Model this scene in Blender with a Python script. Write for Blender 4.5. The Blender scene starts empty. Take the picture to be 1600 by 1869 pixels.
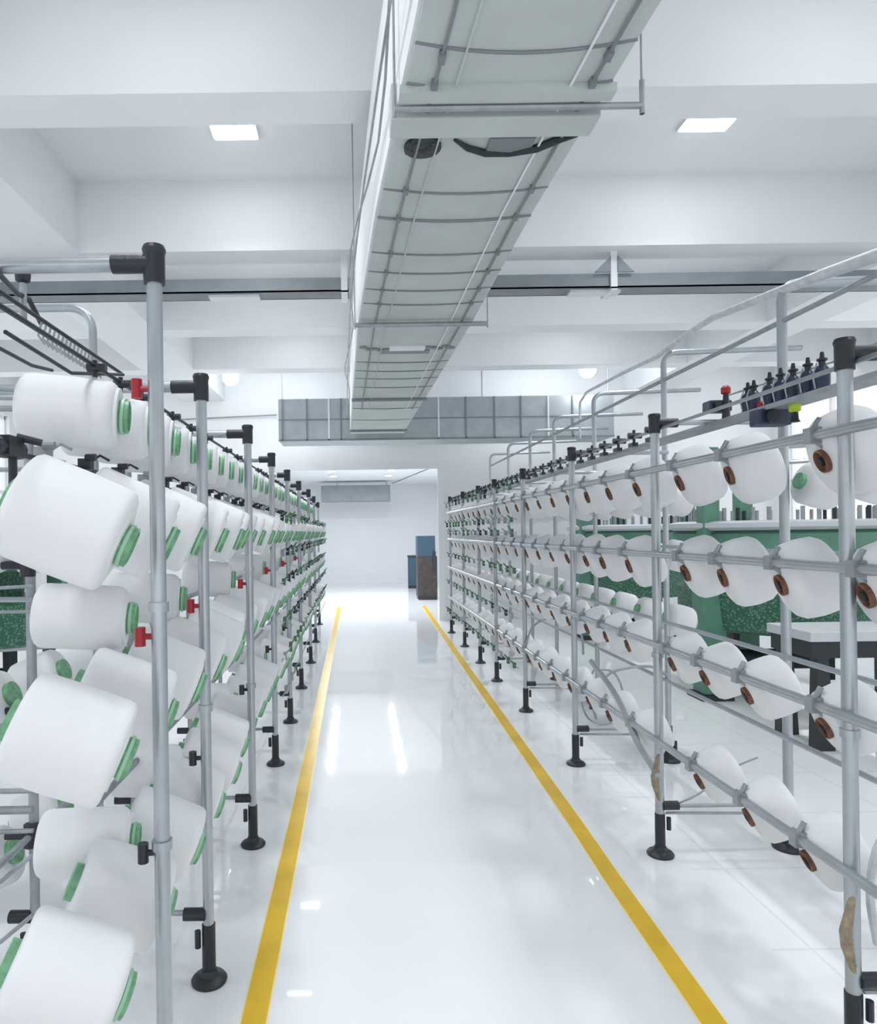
import bpy, math, random
from mathutils import Vector, Matrix

# ------------------------------------------------------------------ camera, world, exposure
S = bpy.context.scene
COL = S.collection
CH = 1.6                     # camera height above the floor
F = 1250.0                   # focal length in pixels of the 1600x1869 frame
PX, PY = 650.0, 972.0        # where the aisle direction vanishes
ROLL = 0.0140                # the photograph is tilted by 0.8 degrees
cam_d = bpy.data.cameras.new('camera')
cam = bpy.data.objects.new('camera', cam_d)
COL.objects.link(cam)
cam_d.sensor_fit = 'VERTICAL'
cam_d.sensor_height = 24.0
cam_d.lens = F / 1869.0 * 24.0
cam_d.shift_x = (800 - PX) / 1869.0
cam_d.shift_y = (PY - 934.5) / 1869.0
cam_d.clip_start = 0.05
cam_d.clip_end = 200
cam.matrix_world = Matrix.Translation((0, 0, CH)) @ Matrix.Rotation(math.pi / 2, 4, 'X') @ Matrix.Rotation(-ROLL, 4, 'Z')
S.camera = cam

W = bpy.data.worlds.new('world')
S.world = W
W.use_nodes = True
W.node_tree.nodes['Background'].inputs[0].default_value = (0.955, 0.975, 1.0, 1)
W.node_tree.nodes['Background'].inputs[1].default_value = 1.35
S.view_settings.view_transform = 'Standard'
S.view_settings.look = 'None'
S.view_settings.gamma = 1.0
S.view_settings.exposure = 0.20
LAMP_W = 11.0                # watts of one ceiling panel
FAR_W = 27.0                 # watts of one round lamp in the far hall
GLOBE_W = 8.0
LAMP_COL = (0.93, 0.965, 1.0)

rnd = random.Random(7)

# ------------------------------------------------------------------ measuring helpers
def unroll(px, py):
    return px - (py - PY) * ROLL, py + (px - PX) * ROLL
def fl(px, py):
    """point of the floor seen at a pixel: (X, D)"""
    x, y = unroll(px, py)
    D = CH * F / (y - PY)
    return (x - PX) * D / F, D
def at(px, py, D):
    """point at distance D seen at a pixel: (X, D, Z)"""
    x, y = unroll(px, py)
    return Vector(((x - PX) * D / F, D, CH - (y - PY) * D / F))

# ------------------------------------------------------------------ materials
MATS = {}
def mat(name, col, rough=0.5, metal=0.0, spec=0.5, emit=None, es=0.0, bump=None, var=None, coat=0.0):
    m = bpy.data.materials.new(name)
    m.use_nodes = True
    nt = m.node_tree
    b = nt.nodes['Principled BSDF']
    b.inputs['Base Color'].default_value = (*col, 1)
    b.inputs['Roughness'].default_value = rough
    b.inputs['Metallic'].default_value = metal
    b.inputs['Specular IOR Level'].default_value = spec
    if coat:
        b.inputs['Coat Weight'].default_value = coat
        b.inputs['Coat Roughness'].default_value = 0.06
    if emit:
        b.inputs['Emission Color'].default_value = (*emit, 1)
        b.inputs['Emission Strength'].default_value = es
    tc = nt.nodes.new('ShaderNodeTexCoord')
    if var:
        sc, amt = var
        n = nt.nodes.new('ShaderNodeTexNoise')
        n.inputs['Scale'].default_value = sc
        n.inputs['Detail'].default_value = 4
        nt.links.new(tc.outputs['Object'], n.inputs['Vector'])
        r = nt.nodes.new('ShaderNodeMapRange')
        r.inputs['From Min'].default_value = 0.3
        r.inputs['From Max'].default_value = 0.7
        r.inputs['To Min'].default_value = 1 - amt
        r.inputs['To Max'].default_value = 1 + amt * 0.4
        nt.links.new(n.outputs['Fac'], r.inputs['Value'])
        mx = nt.nodes.new('ShaderNodeVectorMath')
        mx.operation = 'SCALE'
        mx.inputs[0].default_value = col
        nt.links.new(r.outputs['Result'], mx.inputs['Scale'])
        nt.links.new(mx.outputs['Vector'], b.inputs['Base Color'])
    if bump:
        kind, sc, st = bump
        if kind == 'noise':
            n = nt.nodes.new('ShaderNodeTexNoise')
            n.inputs['Scale'].default_value = sc
            o = n.outputs['Fac']
        else:
            n = nt.nodes.new('ShaderNodeTexWave')
            n.bands_direction = 'X'
            n.inputs['Scale'].default_value = sc
            n.inputs['Distortion'].default_value = 1.2
            o = n.outputs['Fac']
        nt.links.new(tc.outputs['Object'], n.inputs['Vector'])
        bp = nt.nodes.new('ShaderNodeBump')
        bp.inputs['Strength'].default_value = st
        bp.inputs['Distance'].default_value = 0.004
        nt.links.new(o, bp.inputs['Height'])
        nt.links.new(bp.outputs['Normal'], b.inputs['Normal'])
    MATS[name] = m
    return m

PLASTER = mat('white_plaster', (0.86, 0.88, 0.90), 0.85, spec=0.2, var=(1.3, 0.03))
WALLP = mat('wall_paint', (0.85, 0.87, 0.89), 0.8, spec=0.2, var=(0.9, 0.02))
PIPE = mat('galvanised_pipe', (0.42, 0.455, 0.485), 0.30, metal=0.65, var=(9, 0.10))
PIPE_D = mat('dull_grey_steel', (0.36, 0.39, 0.41), 0.45, metal=0.5, var=(14, 0.18))
BLACK = mat('black_plastic', (0.016, 0.02, 0.027), 0.42, bump=('noise', 90, 0.3))
NAVY = mat('navy_plastic', (0.02, 0.035, 0.075), 0.35)
YARN = mat('white_yarn', (0.79, 0.80, 0.812), 0.8, spec=0.15, bump=('wave', 120, 0.10))
YARN2 = mat('white_yarn_end', (0.78, 0.80, 0.80), 0.7, spec=0.2, bump=('noise', 60, 0.15))
GREEN = mat('green_tube', (0.20, 0.46, 0.26), 0.45, var=(40, 0.35))
GREEN_L = mat('pale_green_tube', (0.36, 0.62, 0.42), 0.45)
BROWN = mat('brown_tube', (0.23, 0.10, 0.055), 0.6, var=(50, 0.5))
DARKIN = mat('dark_tube_core', (0.03, 0.025, 0.022), 0.7)
GREEN_D = mat('dark_green_plastic', (0.07, 0.19, 0.11), 0.5)
RED = mat('red_plastic', (0.36, 0.012, 0.02), 0.4)
DUCT = mat('grey_duct_cloth', (0.56, 0.61, 0.605), 0.7, spec=0.25, var=(3, 0.08))
DUCT_S = mat('duct_seam', (0.22, 0.25, 0.26), 0.6)
DUCT_G = mat('galvanised_duct', (0.42, 0.47, 0.50), 0.5, metal=0.35, var=(5, 0.12))
DUCT_W = mat('white_duct_side', (0.82, 0.84, 0.87), 0.7)
TRAYM = mat('tray_grey', (0.25, 0.285, 0.31), 0.6, metal=0.0, var=(4, 0.12))
YEL = mat('yellow_floor_paint', (0.80, 0.50, 0.018), 0.28, spec=0.5, var=(7, 0.10))
YEL_E = mat('yellow_paint_edge', (0.92, 0.78, 0.36), 0.4)
MGREEN = mat('machine_green', (0.10, 0.26, 0.18), 0.45, var=(6, 0.15))
MDARK = mat('machine_dark', (0.02, 0.026, 0.03), 0.5)
MWHITE = mat('machine_white', (0.60, 0.63, 0.65), 0.4)
HOSE = mat('pale_hose', (0.62, 0.66, 0.69), 0.5, var=(20, 0.2))
RUST = mat('tan_rust_metal', (0.34, 0.28, 0.20), 0.7, var=(40, 0.4))
LAMPM = mat('lamp_diffuser', (0.9, 0.9, 0.9), 0.5, emit=(1, 1, 1), es=14)
LAMPS = mat('downlight_diffuser', (0.9, 0.9, 0.9), 0.5, emit=(1, 1, 1), es=10)
LAMPF = mat('lamp_frame', (0.8, 0.82, 0.84), 0.5)
CAB_B = mat('cabinet_blue', (0.035, 0.075, 0.115), 0.5)
CAB_W = mat('cabinet_brown', (0.055, 0.045, 0.04), 0.6, var=(8, 0.45))
LIME = mat('lime_plastic', (0.45, 0.62, 0.03), 0.4)

# mottled needle bed of the knitting machines
def mottled():
    m = bpy.data.materials.new('needle_bed')
    m.use_nodes = True
    nt = m.node_tree
    b = nt.nodes['Principled BSDF']
    tc = nt.nodes.new('ShaderNodeTexCoord')
    v = nt.nodes.new('ShaderNodeTexVoronoi')
    v.inputs['Scale'].default_value = 44
    r = nt.nodes.new('ShaderNodeValToRGB')
    r.color_ramp.elements[0].position = 0.1
    r.color_ramp.elements[0].color = (0.22, 0.34, 0.28, 1)
    r.color_ramp.elements[1].position = 0.5
    r.color_ramp.elements[1].color = (0.03, 0.13, 0.075, 1)
    nt.links.new(tc.outputs['Object'], v.inputs['Vector'])
    nt.links.new(v.outputs['Distance'], r.inputs['Fac'])
    nt.links.new(r.outputs['Color'], b.inputs['Base Color'])
    b.inputs['Roughness'].default_value = 0.5
    return m
BED = mottled()

# glossy resin floor with slab joints beside the right creel
def floor_mat():
    m = bpy.data.materials.new('resin_floor')
    m.use_nodes = True
    nt = m.node_tree
    L = nt.links.new
    b = nt.nodes['Principled BSDF']
    tc = nt.nodes.new('ShaderNodeTexCoord')
    sp = nt.nodes.new('ShaderNodeSeparateXYZ')
    L(tc.outputs['Object'], sp.inputs[0])
    def mth(op, a, bb=None, c=None):
        n = nt.nodes.new('ShaderNodeMath')
        n.operation = op
        for i, v in enumerate((a, bb, c)):
            if v is None: continue
            if isinstance(v, (int, float)): n.inputs[i].default_value = v
            else: L(v, n.inputs[i])
        return n.outputs[0]
    x, y = sp.outputs['X'], sp.outputs['Y']
    fx = mth('ABSOLUTE', mth('SUBTRACT', mth('FRACT', mth('DIVIDE', mth('SUBTRACT', x, 1.39), 0.62)), 0.5))
    fy = mth('ABSOLUTE', mth('SUBTRACT', mth('FRACT', mth('DIVIDE', mth('SUBTRACT', y, 2.9), 0.62)), 0.5))
    lx = mth('LESS_THAN', fx, 0.010)
    ly = mth('LESS_THAN', fy, 0.010)
    ln = mth('MAXIMUM', lx, ly)
    side = mth('GREATER_THAN', x, 1.55)
    ln = mth('MULTIPLY', mth('MULTIPLY', ln, side), 0.16)
    n = nt.nodes.new('ShaderNodeTexNoise')
    n.inputs['Scale'].default_value = 0.9
    n.inputs['Detail'].default_value = 3
    L(tc.outputs['Object'], n.inputs['Vector'])
    mx = nt.nodes.new('ShaderNodeMix')
    mx.data_type = 'RGBA'
    mx.inputs['A'].default_value = (0.85, 0.865, 0.88, 1)
    mx.inputs['B'].default_value = (0.81, 0.83, 0.85, 1)
    L(n.outputs['Fac'], mx.inputs['Factor'])
    m2 = nt.nodes.new('ShaderNodeMix')
    m2.data_type = 'RGBA'
    L(ln, m2.inputs['Factor'])
    L(mx.outputs['Result'], m2.inputs['A'])
    m2.inputs['B'].default_value = (0.25, 0.30, 0.32, 1)
    L(m2.outputs['Result'], b.inputs['Base Color'])
    b.inputs['Roughness'].default_value = 0.035
    b.inputs['Specular IOR Level'].default_value = 0.55
    n2 = nt.nodes.new('ShaderNodeTexNoise')
    n2.inputs['Scale'].default_value = 3.0
    L(tc.outputs['Object'], n2.inputs['Vector'])
    bp = nt.nodes.new('ShaderNodeBump')
    bp.inputs['Strength'].default_value = 0.012
    bp.inputs['Distance'].default_value = 0.01
    L(n2.outputs['Fac'], bp.inputs['Height'])
    L(bp.outputs['Normal'], b.inputs['Normal'])
    return m
FLOORM = floor_mat()

# ------------------------------------------------------------------ mesh builder
def basis(d):
    d = Vector(d).normalized()
    a = Vector((0, 0, 1)) if abs(d.z) < 0.9 else Vector((1, 0, 0))
    u = d.cross(a).normalized()
    return u, d.cross(u).normalized()

class MB:
    def __init__(s):
        s.v, s.f = [], []
    def add(s, vs, fs):
        k = len(s.v)
        s.v += [tuple(v) for v in vs]
        s.f += [tuple(i + k for i in f) for f in fs]
        return s
    def box(s, a, b):
        x0, y0, z0 = a; x1, y1, z1 = b
        return s.add([(x0,y0,z0),(x1,y0,z0),(x1,y1,z0),(x0,y1,z0),(x0,y0,z1),(x1,y0,z1),(x1,y1,z1),(x0,y1,z1)],
                     [(3,2,1,0),(4,5,6,7),(0,1,5,4),(1,2,6,5),(2,3,7,6),(3,0,4,7)])
    def hexa(s, p):
        return s.add(p, [(3,2,1,0),(4,5,6,7),(0,1,5,4),(1,2,6,5),(2,3,7,6),(3,0,4,7)])
    def tube(s, pts, r, n=12, closed=False, cap=True):
        pts = [Vector(p) for p in pts]
        vs, fs = [], []
        m = len(pts)
        u = None
        for i, p in enumerate(pts):
            if closed:
                d = pts[(i+1) % m] - pts[i-1]
            else:
                d = pts[min(i+1, m-1)] - pts[max(i-1, 0)]
            d.normalize()
            if u is None:
                u, w = basis(d)
            else:
                u = (u - d * u.dot(d)).normalized()
                w = d.cross(u).normalized()
            rr = r[i] if isinstance(r, (list, tuple)) else r
            for k in range(n):
                a = 2 * math.pi * k / n
                vs.append(p + u * (rr * math.cos(a)) + w * (rr * math.sin(a)))
        segs = m if closed else m - 1
        for i in range(segs):
            j = (i + 1) % m
            for k in range(n):
                q = (k + 1) % n
                fs.append((i*n+k, i*n+q, j*n+q, j*n+k))
        if cap and not closed:
            fs.append(tuple(range(n-1, -1, -1)))
            fs.append(tuple((m-1)*n + k for k in range(n)))
        return s.add(vs, fs)
    def cyl(s, a, b, r, n=14):
        return s.tube([a, b], r, n)
    def lathe(s, c, axis, prof, n=28):
        """profile: list of (distance along axis, radius)"""
        c = Vector(c); d = Vector(axis).normalized()
        u, w = basis(d)
        vs, fs = [], []
        for (t, r) in prof:
            for k in range(n):
                a = 2 * math.pi * k / n
                vs.append(c + d * t + u * (r * math.cos(a)) + w * (r * math.sin(a)))
        for i in range(len(prof) - 1):
            for k in range(n):
                q = (k + 1) % n
                fs.append((i*n+k, i*n+q, (i+1)*n+q, (i+1)*n+k))
        if prof[0][1] > 1e-5: fs.append(tuple(range(n-1, -1, -1)))
        if prof[-1][1] > 1e-5: fs.append(tuple((len(prof)-1)*n + k for k in range(n)))
        return s.add(vs, fs)
    def build(s, name, m, parent=None, smooth=True, angle=35, bevel=0.0):
        off = Vector((0, 0, 0))
        q = parent
        while q is not None:
            off += q.location
            q = q.parent
        me = bpy.data.meshes.new(name)
        me.from_pydata([tuple(Vector(v) - off) for v in s.v], [], s.f)
        import bmesh
        bm = bmesh.new(); bm.from_mesh(me)
        bmesh.ops.remove_doubles(bm, verts=bm.verts, dist=1e-6)
        bmesh.ops.recalc_face_normals(bm, faces=bm.faces)
        bm.to_mesh(me); bm.free()
        me.materials.append(m)
        if smooth:
            for p in me.polygons: p.use_smooth = True
            me.set_sharp_from_angle(angle=math.radians(angle))
        o = bpy.data.objects.new(name, me)
        COL.objects.link(o)
        if parent is not None: o.parent = parent
        if bevel:
            b = o.modifiers.new('bevel', 'BEVEL'); b.width = bevel; b.segments = 2; b.limit_method = 'ANGLE'
        return o

def thing(name, label, cat, loc=(0, 0, 0), group=None):
    o = bpy.data.objects.new(name, None)
    COL.objects.link(o)
    o.location = loc
    o['label'] = label; o['category'] = cat
    if group: o['group'] = group
    return o
def tag(o, label, cat, group=None):
    o['label'] = label; o['category'] = cat
    if group: o['group'] = group
    return o
def structure(o):
    o['kind'] = 'structure'
    return o
def part_label(o, t):
    o['label'] = t
    return o
def copy_tree(o, parent=None):
    c = o.copy(); COL.objects.link(c); c.parent = parent
    for ch in list(o.children): copy_tree(ch, c)
    return c
ORD = ['first','second','third','fourth','fifth','sixth','seventh','eighth','ninth','tenth','eleventh','twelfth',
       'thirteenth','fourteenth','fifteenth','sixteenth','seventeenth','eighteenth','nineteenth','twentieth',
       'twenty-first','twenty-second','twenty-third','twenty-fourth','twenty-fifth','twenty-sixth','twenty-seventh',
       'twenty-eighth','twenty-ninth','thirtieth','thirty-first','thirty-second','thirty-third','thirty-fourth',
       'thirty-fifth','thirty-sixth','thirty-seventh','thirty-eighth','thirty-ninth','fortieth']
def arc(c, r, a0, a1, u, w, n=8):
    c = Vector(c); u = Vector(u); w = Vector(w)
    return [c + u*(r*math.cos(a0+(a1-a0)*i/n)) + w*(r*math.sin(a0+(a1-a0)*i/n)) for i in range(n+1)]

# ------------------------------------------------------------------ the room
SOF = CH + 2.40              # underside of the beams
CEI = CH + 3.00              # ceiling between the beams
WD = 12.3                    # wall with the opening
BACK = -5.0
XL, XR = -6.0, 7.5
FARD = 21.6
FARC = CH + 1.50

structure(MB().box((XL-0.2, BACK-0.2, -0.2), (XR+0.2, FARD+0.2, 0)).build('floor', FLOORM, smooth=False))
ceil = structure(MB().box((XL-0.2, BACK-0.2, CEI), (XR+0.2, WD+0.2, CEI+0.2)).build('ceiling', PLASTER, smooth=False))
for i, D in enumerate((-3.0, -0.7, 1.50, 3.72, 5.80, 8.02, 9.95)):
    MB().box((XL, D, SOF), (XR, D+0.30, CEI)).build('beam', PLASTER, ceil, smooth=False)
xs = (-2.33 - 0.75, -2.33)
MB().box((xs[0], BACK, SOF-0.002), (xs[1], WD, CEI)).build('long_beam', PLASTER, ceil, smooth=False)
MB().box((4.84, BACK, SOF-0.002), (5.5, WD, CEI)).build('long_beam', PLASTER, ceil, smooth=False)
# side walls with unseen windows added to light the hall; rear opening added likewise
ADDED_WIN = [(-4.2, -0.4), (0.4, 4.2), (5.0, 8.2), (8.9, 11.9)]
wn = 0
for nm, x0, x1 in (('wall_left', XL-0.2, XL), ('wall_right', XR, XR+0.2)):
    w = MB()
    w.box((x0, BACK, 0), (x1, WD, 1.0)).box((x0, BACK, 3.7), (x1, WD, CEI))
    ys = [BACK] + [v for ab in ADDED_WIN for v in ab] + [WD]
    for i in range(0, len(ys), 2):
        w.box((x0, ys[i], 1.0), (x1, ys[i+1], 3.7))
    structure(w.build(nm, WALLP, smooth=False))
    for (y0, y1) in ADDED_WIN:
        wn += 1
        f = MB()
        xm = (x0+x1)/2
        n = 3
        for k in range(n+1):
            y = y0 + (y1-y0)*k/n
            f.box((xm-0.03, y-0.03, 1.0), (xm+0.03, y+0.03, 3.7))
        for z in (1.0, 2.35, 3.64):
            f.box((xm-0.03, y0, z), (xm+0.03, y1, z+0.06))
        structure(f.build('added_window_%d' % wn, LAMPF, smooth=False))
structure(MB().box((XL, BACK-0.2, 2.4), (XR, BACK, CEI)).build('wall_back', WALLP, smooth=False))  # unseen upper wall, shaped to shade the beams and admit light below
# front wall with the wide opening into the far hall
oxl = -1.9
oxr = at(803, 1000, WD)[0]
otop = at(700, 855, WD)[2]
w = MB()
w.box((XL, WD, 0), (oxl, WD+0.25, CEI))
w.box((oxr, WD, 0), (XR, WD+0.25, CEI))
w.box((oxl, WD, otop), (oxr, WD+0.25, CEI))
structure(w.build('wall_front', WALLP, smooth=False))
t = MB()
t.box((oxr-0.03, WD-0.02, 0), (oxr+0.09, WD, otop-0.02))
t.box((oxl-0.09, WD-0.02, 0), (oxl+0.03, WD, otop-0.02))
t.box((oxl-0.09, WD-0.02, otop-0.02), (oxr+0.09, WD, otop+0.05))
structure(t.build('trim_1', PLASTER, smooth=False))
# far hall
structure(MB().box((-6, FARD, 0), (6, FARD+0.2, FARC)).build('wall_far', WALLP, smooth=False))
structure(MB().box((-6.2, WD+0.25, 0), (-6, FARD, FARC)).build('wall_far_left', WALLP, smooth=False))
structure(MB().box((3.2, WD+0.25, 0), (3.4, FARD, FARC)).build('wall_far_right', WALLP, smooth=False))
structure(MB().box((-6.2, WD+0.25, FARC), (3.4, FARD+0.2, FARC+0.2)).build('ceiling_far', PLASTER, smooth=False))
structure(MB().box((-6, FARD-0.03, 0), (3.2, FARD, 0.10)).build('baseboard_far', PLASTER, smooth=False))

# painted safety lines
def floor_line(pts, wd, label):
    root = thing('safety_line', label, 'floor marking', (pts[0][0], pts[0][1], 0))
    for nm, m, hw, z in (('paint_edge', YEL_E, wd/2 + 0.006, 0.0015), ('paint_stripe', YEL, wd/2, 0.003)):
        vs, fs = [], []
        for (x, y) in pts:
            vs += [(x-hw, y, 0.0003), (x+hw, y, 0.0003), (x+hw, y, z), (x-hw, y, z)]
        for i in range(len(pts)-1):
            a, b = i*4, (i+1)*4
            for k in range(4):
                q = (k+1) % 4
                fs.append((a+k, a+q, b+q, b+k))
        fs += [(0,1,2,3), tuple(len(vs)-4+k for k in (3,2,1,0))]
        MB().add(vs, fs).build(nm, m, root, smooth=False)
pl = [fl(462,1869), fl(541,1500), fl(581,1300), fl(619,1108)]
pr = [fl(1303,1869), fl(1115,1600), fl(1048,1500), fl(908,1300), fl(838,1200), fl(773,1106)]
pl = [(pl[0][0], -3.0)] + pl
pr = [(pr[0][0]-0.02, -3.0)] + pr
floor_line(pl, 0.080, 'yellow painted floor line along the foot of the left creel')
floor_line(pr, 0.080, 'yellow painted floor line along the foot of the right creel')

# ------------------------------------------------------------------ lamps
def area_light(name, loc, sx, sy, watts, parent):
    d = bpy.data.lights.new(name, 'AREA')
    d.shape = 'RECTANGLE'; d.size = sx; d.size_y = sy; d.spread = math.radians(115 if sx > 0.25 else 180); d.energy = watts; d.color = LAMP_COL
    o = bpy.data.objects.new(name, d)
    COL.objects.link(o)
    o.parent = parent
    o.location = loc
    return o
def panel(x, y, sx, sy, label, shear=0.0):
    r = thing('ceiling_light', label, 'light', (x, y, CEI), 'square ceiling panel lights')
    hx, hy = sx/2, sy/2
    fr = MB().box((x-hx-0.02, y-hy-0.02, CEI-0.02), (x+hx+0.02, y+hy+0.02, CEI)).build('lamp_frame', LAMPF, r, smooth=False)
    MB().box((x-hx, y-hy, CEI-0.03), (x+hx, y+hy, CEI-0.02)).build('diffuser', LAMPM, r, smooth=False)
    area_light('lamp', (0, 0, -0.04), sx, sy, LAMP_W, r)
l1 = at(424, 225, 5.0); l2 = at(1298, 203, 5.0)
panel(l1[0], 4.98, 0.30, 0.36, 'bright square ceiling panel light, left of the long grey duct')
panel(l2[0], 4.94, 0.33, 0.40, 'bright square ceiling panel light, right of the long grey duct')
# unseen panels of the same kind, added to light the hall
for i, (x, y, lb) in enumerate([(l1[0], 2.7, 'added square panel light above the camera, left of the duct'), (l2[0], 2.7, 'added square panel light above the camera, right of the duct'),
               (l1[0], 0.5, 'added square panel light behind the camera, left of the duct'), (l2[0], 0.5, 'added square panel light behind the camera, right of the duct'),
               (l1[0], -1.8, 'added square panel light at the rear wall, left of the duct'), (l2[0], -1.8, 'added square panel light at the rear wall, right of the duct'),
               (-4.2, 1.0, 'added square panel light near the left wall, above the creel'), (-4.2, 6.6, 'added square panel light near the left wall, beyond the long beam'),
               (-4.2, 10.8, 'added square panel light near the left wall, furthest back'),
               (6.3, 1.0, 'added square panel light near the right wall, closest to the camera'), (6.3, 6.6, 'added square panel light near the right wall, over the green machine'),
               (6.3, 10.8, 'added square panel light near the right wall, furthest back'),
               (l1[0], 6.7, 'added square panel light hidden behind the second beam, left of the duct'), (l2[0]+0.4, 6.7, 'added square panel light hidden behind the second beam, right of the duct'),
               (l1[0], 9.0, 'added square panel light hidden behind the third beam, left of the duct'), (l2[0]+0.4, 9.0, 'added square panel light hidden behind the third beam, right of the duct'),
               (l1[0], 11.2, 'added square panel light hidden behind the fourth beam, left of the duct'), (l2[0]+0.4, 11.2, 'added square panel light hidden behind the fourth beam, right of the duct')]):
    panel(x, y, 0.33, 0.40, lb)

def globe(px, py, D, label):
    p = at(px, py, D)
    r = thing('globe_lamp', label, 'light', (p[0], D, CEI), 'round globe lamps under the ceiling')
    MB().cyl((p[0], D, p[2]+0.10), (p[0], D, CEI), 0.010, 8).build('stem', PIPE, r)
    MB().lathe((p[0], D, CEI), (0,0,-1), [(0,0.05),(0.03,0.05),(0.04,0.02)], 16).build('ceiling_rose', LAMPF, r)
    prof = [(-0.13*math.cos(a*math.pi/12), max(0.0, 0.13*math.sin(a*math.pi/12))) for a in range(13)]
    MB().lathe(p, (0,0,1), prof, 24).build('globe', LAMPM, r)
    d = bpy.data.lights.new('lamp', 'POINT'); d.energy = GLOBE_W; d.shadow_soft_size = 0.14; d.color = LAMP_COL
    o = bpy.data.objects.new('lamp', d); COL.objects.link(o); o.parent = r; o.location = (0, 0, p[2]-CEI-0.30)
globe(421, 689, 10.8, 'glowing white globe lamp hanging left of the long duct')
globe(1072, 675, 10.8, 'glowing white globe lamp hanging right of the long duct')
k = 0
for px, col in ((610, 'left'), (725, 'right')):
    for j, D in enumerate((13.7, 14.95, 16.3, 17.7)):
        X = (px - 8 - PX) * 15.0 / F if px < 700 else (px - 8 - PX) * 15.8 / F
        r = thing('downlight', '%s of the round downlights in the %s row of the far hall ceiling' % (ORD[j], col), 'light', (X, D, FARC), 'round downlights in the far hall')
        MB().lathe((X, D, FARC), (0,0,-1), [(0,0.12),(0.03,0.12),(0.035,0.09)], 20).build('lamp_ring', LAMPF, r)
        MB().lathe((X, D, FARC-0.02), (0,0,-1), [(0,0.09),(0.025,0.085),(0.03,0.0)], 20).build('diffuser', LAMPS, r)
        area_light('lamp', (0, 0, -0.06), 0.11, 0.11, FAR_W, r)

# ------------------------------------------------------------------ long duct over the aisle
DB, DT = CH + 1.55, CH + 2.25
EDG = [(-1.0, 0.30, 1.05), (2.04, 0.217, 0.916), (3.33, 0.128, 0.88), (5.2, 0.042, 0.88), (10.4, -0.06, 0.768), (10.75, -0.06, 0.768)]
def edge(D):
    for (a, l0, r0), (b, l1_, r1) in zip(EDG, EDG[1:]):
        if D <= b:
            t = (D-a)/(b-a)
            return l0+(l1_-l0)*t, r0+(r1-r0)*t
    return EDG[-1][1:]
duct = thing('air_duct', 'long grey rectangular air duct hanging over the aisle', 'air duct', (0.5, 2.0, DB))
vs, fs = [], []
for (D, l, r) in EDG:
    vs += [(l, D, DB), (r, D, DB), (r, D, DT), (l, D, DT)]
for i in range(len(EDG)-1):
    a, b = i*4, i*4+4
    for q in range(4): fs.append((a+q, a+(q+1)%4, b+(q+1)%4, b+q))
fs += [(0,1,2,3), tuple(len(vs)-4+q for q in (3,2,1,0))]
MB().add(vs, fs).build('casing', DUCT, duct, smooth=False)
for side in (0, 1):
    vs, fs = [], []
    for (D, l, r) in EDG:
        x = l if side == 0 else r; s = -1 if side == 0 else 1
        vs += [(x, D, DB+0.02), (x+s*0.012, D, DB+0.02), (x+s*0.012, D, DT), (x, D, DT)]
    for i in range(len(EDG)-1):
        a, b = i*4, i*4+4
        for q in range(4): fs.append((a+q, a+(q+1)%4, b+(q+1)%4, b+q))
    part_label(MB().add(vs, fs).build('side_panel', DUCT_W, duct, smooth=False), 'white side panel of the duct')
def dD(py): return 1.55 * F / (PY - py)
def sag(D, l, r, z, dz, dy=0.05, n=8):
    return [(l+(r-l)*i/n, D + dy*4*(i/n)*(1-i/n), z - dz*4*(i/n)*(1-i/n)) for i in range(n+1)]
for py in (78, 152, 345, 396, 460, 495, 527, 553, 660, 676, 690, 706, 745, 766):
    D = dD(py); l, r = edge(D)
    m = MB()
    m.tube(sag(D, l, r, DB, 0.004, 0.05), 0.006 if py != 396 else 0.009, 6)
    m.build('seam', DUCT_S, duct)
for py in (166, 232, 728, 785):
    D = dD(py); l, r = edge(D)
    MB().box((l-0.02, D-0.03, DB-0.03), (r+0.02, D+0.03, DB)).build('flange', DUCT if py < 300 else DUCT_S, duct, smooth=False)
# joint box and the openings behind it
D = dD(222); l, r = edge(D)
MB().box((l-0.03, D-0.07, DB-0.035), (r+0.02, D+0.06, DB+0.10)).build('joint_collar', DUCT, duct, smooth=False, bevel=0.006)
D = dD(268)
l, r = edge(D)
m = MB()
for q in range(14):
    a = rnd.random()*6.28
    c = (l+0.12, D)
    m.tube([(c[0]+rnd.uniform(-.07,.07), c[1]+rnd.uniform(-.06,.06), DB-0.006), (c[0]+rnd.uniform(-.07,.07), c[1]+rnd.uniform(-.06,.06), DB-0.012)], 0.006, 5)
m.lathe((l+0.12, D, DB), (0,0,-1), [(0,0.075),(0.012,0.075),(0.014,0.06)], 20)
part_label(m.build('vent_grille', MDARK, duct), 'dark round tangled vent opening')
m = MB()
pts = [(l+0.24, D-0.06), (l+0.30, D+0.0), (l+0.38, D+0.04), (l+0.48, D+0.05), (l+0.58, D+0.01), (l+0.66, D-0.06), (l+0.72, D-0.08)]
m.tube([(x, y, DB-0.012) for x, y in pts], [0.006, 0.012, 0.014, 0.010, 0.016, 0.016, 0.006], 8)
part_label(m.build('loose_strap', MDARK, duct), 'dark sagging strap under the duct')
MB().box((l+0.38, D-0.06, DB-0.010), (l+0.56, D+0.05, DB)).build('patch_plate', DUCT_S, duct, smooth=False)
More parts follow.
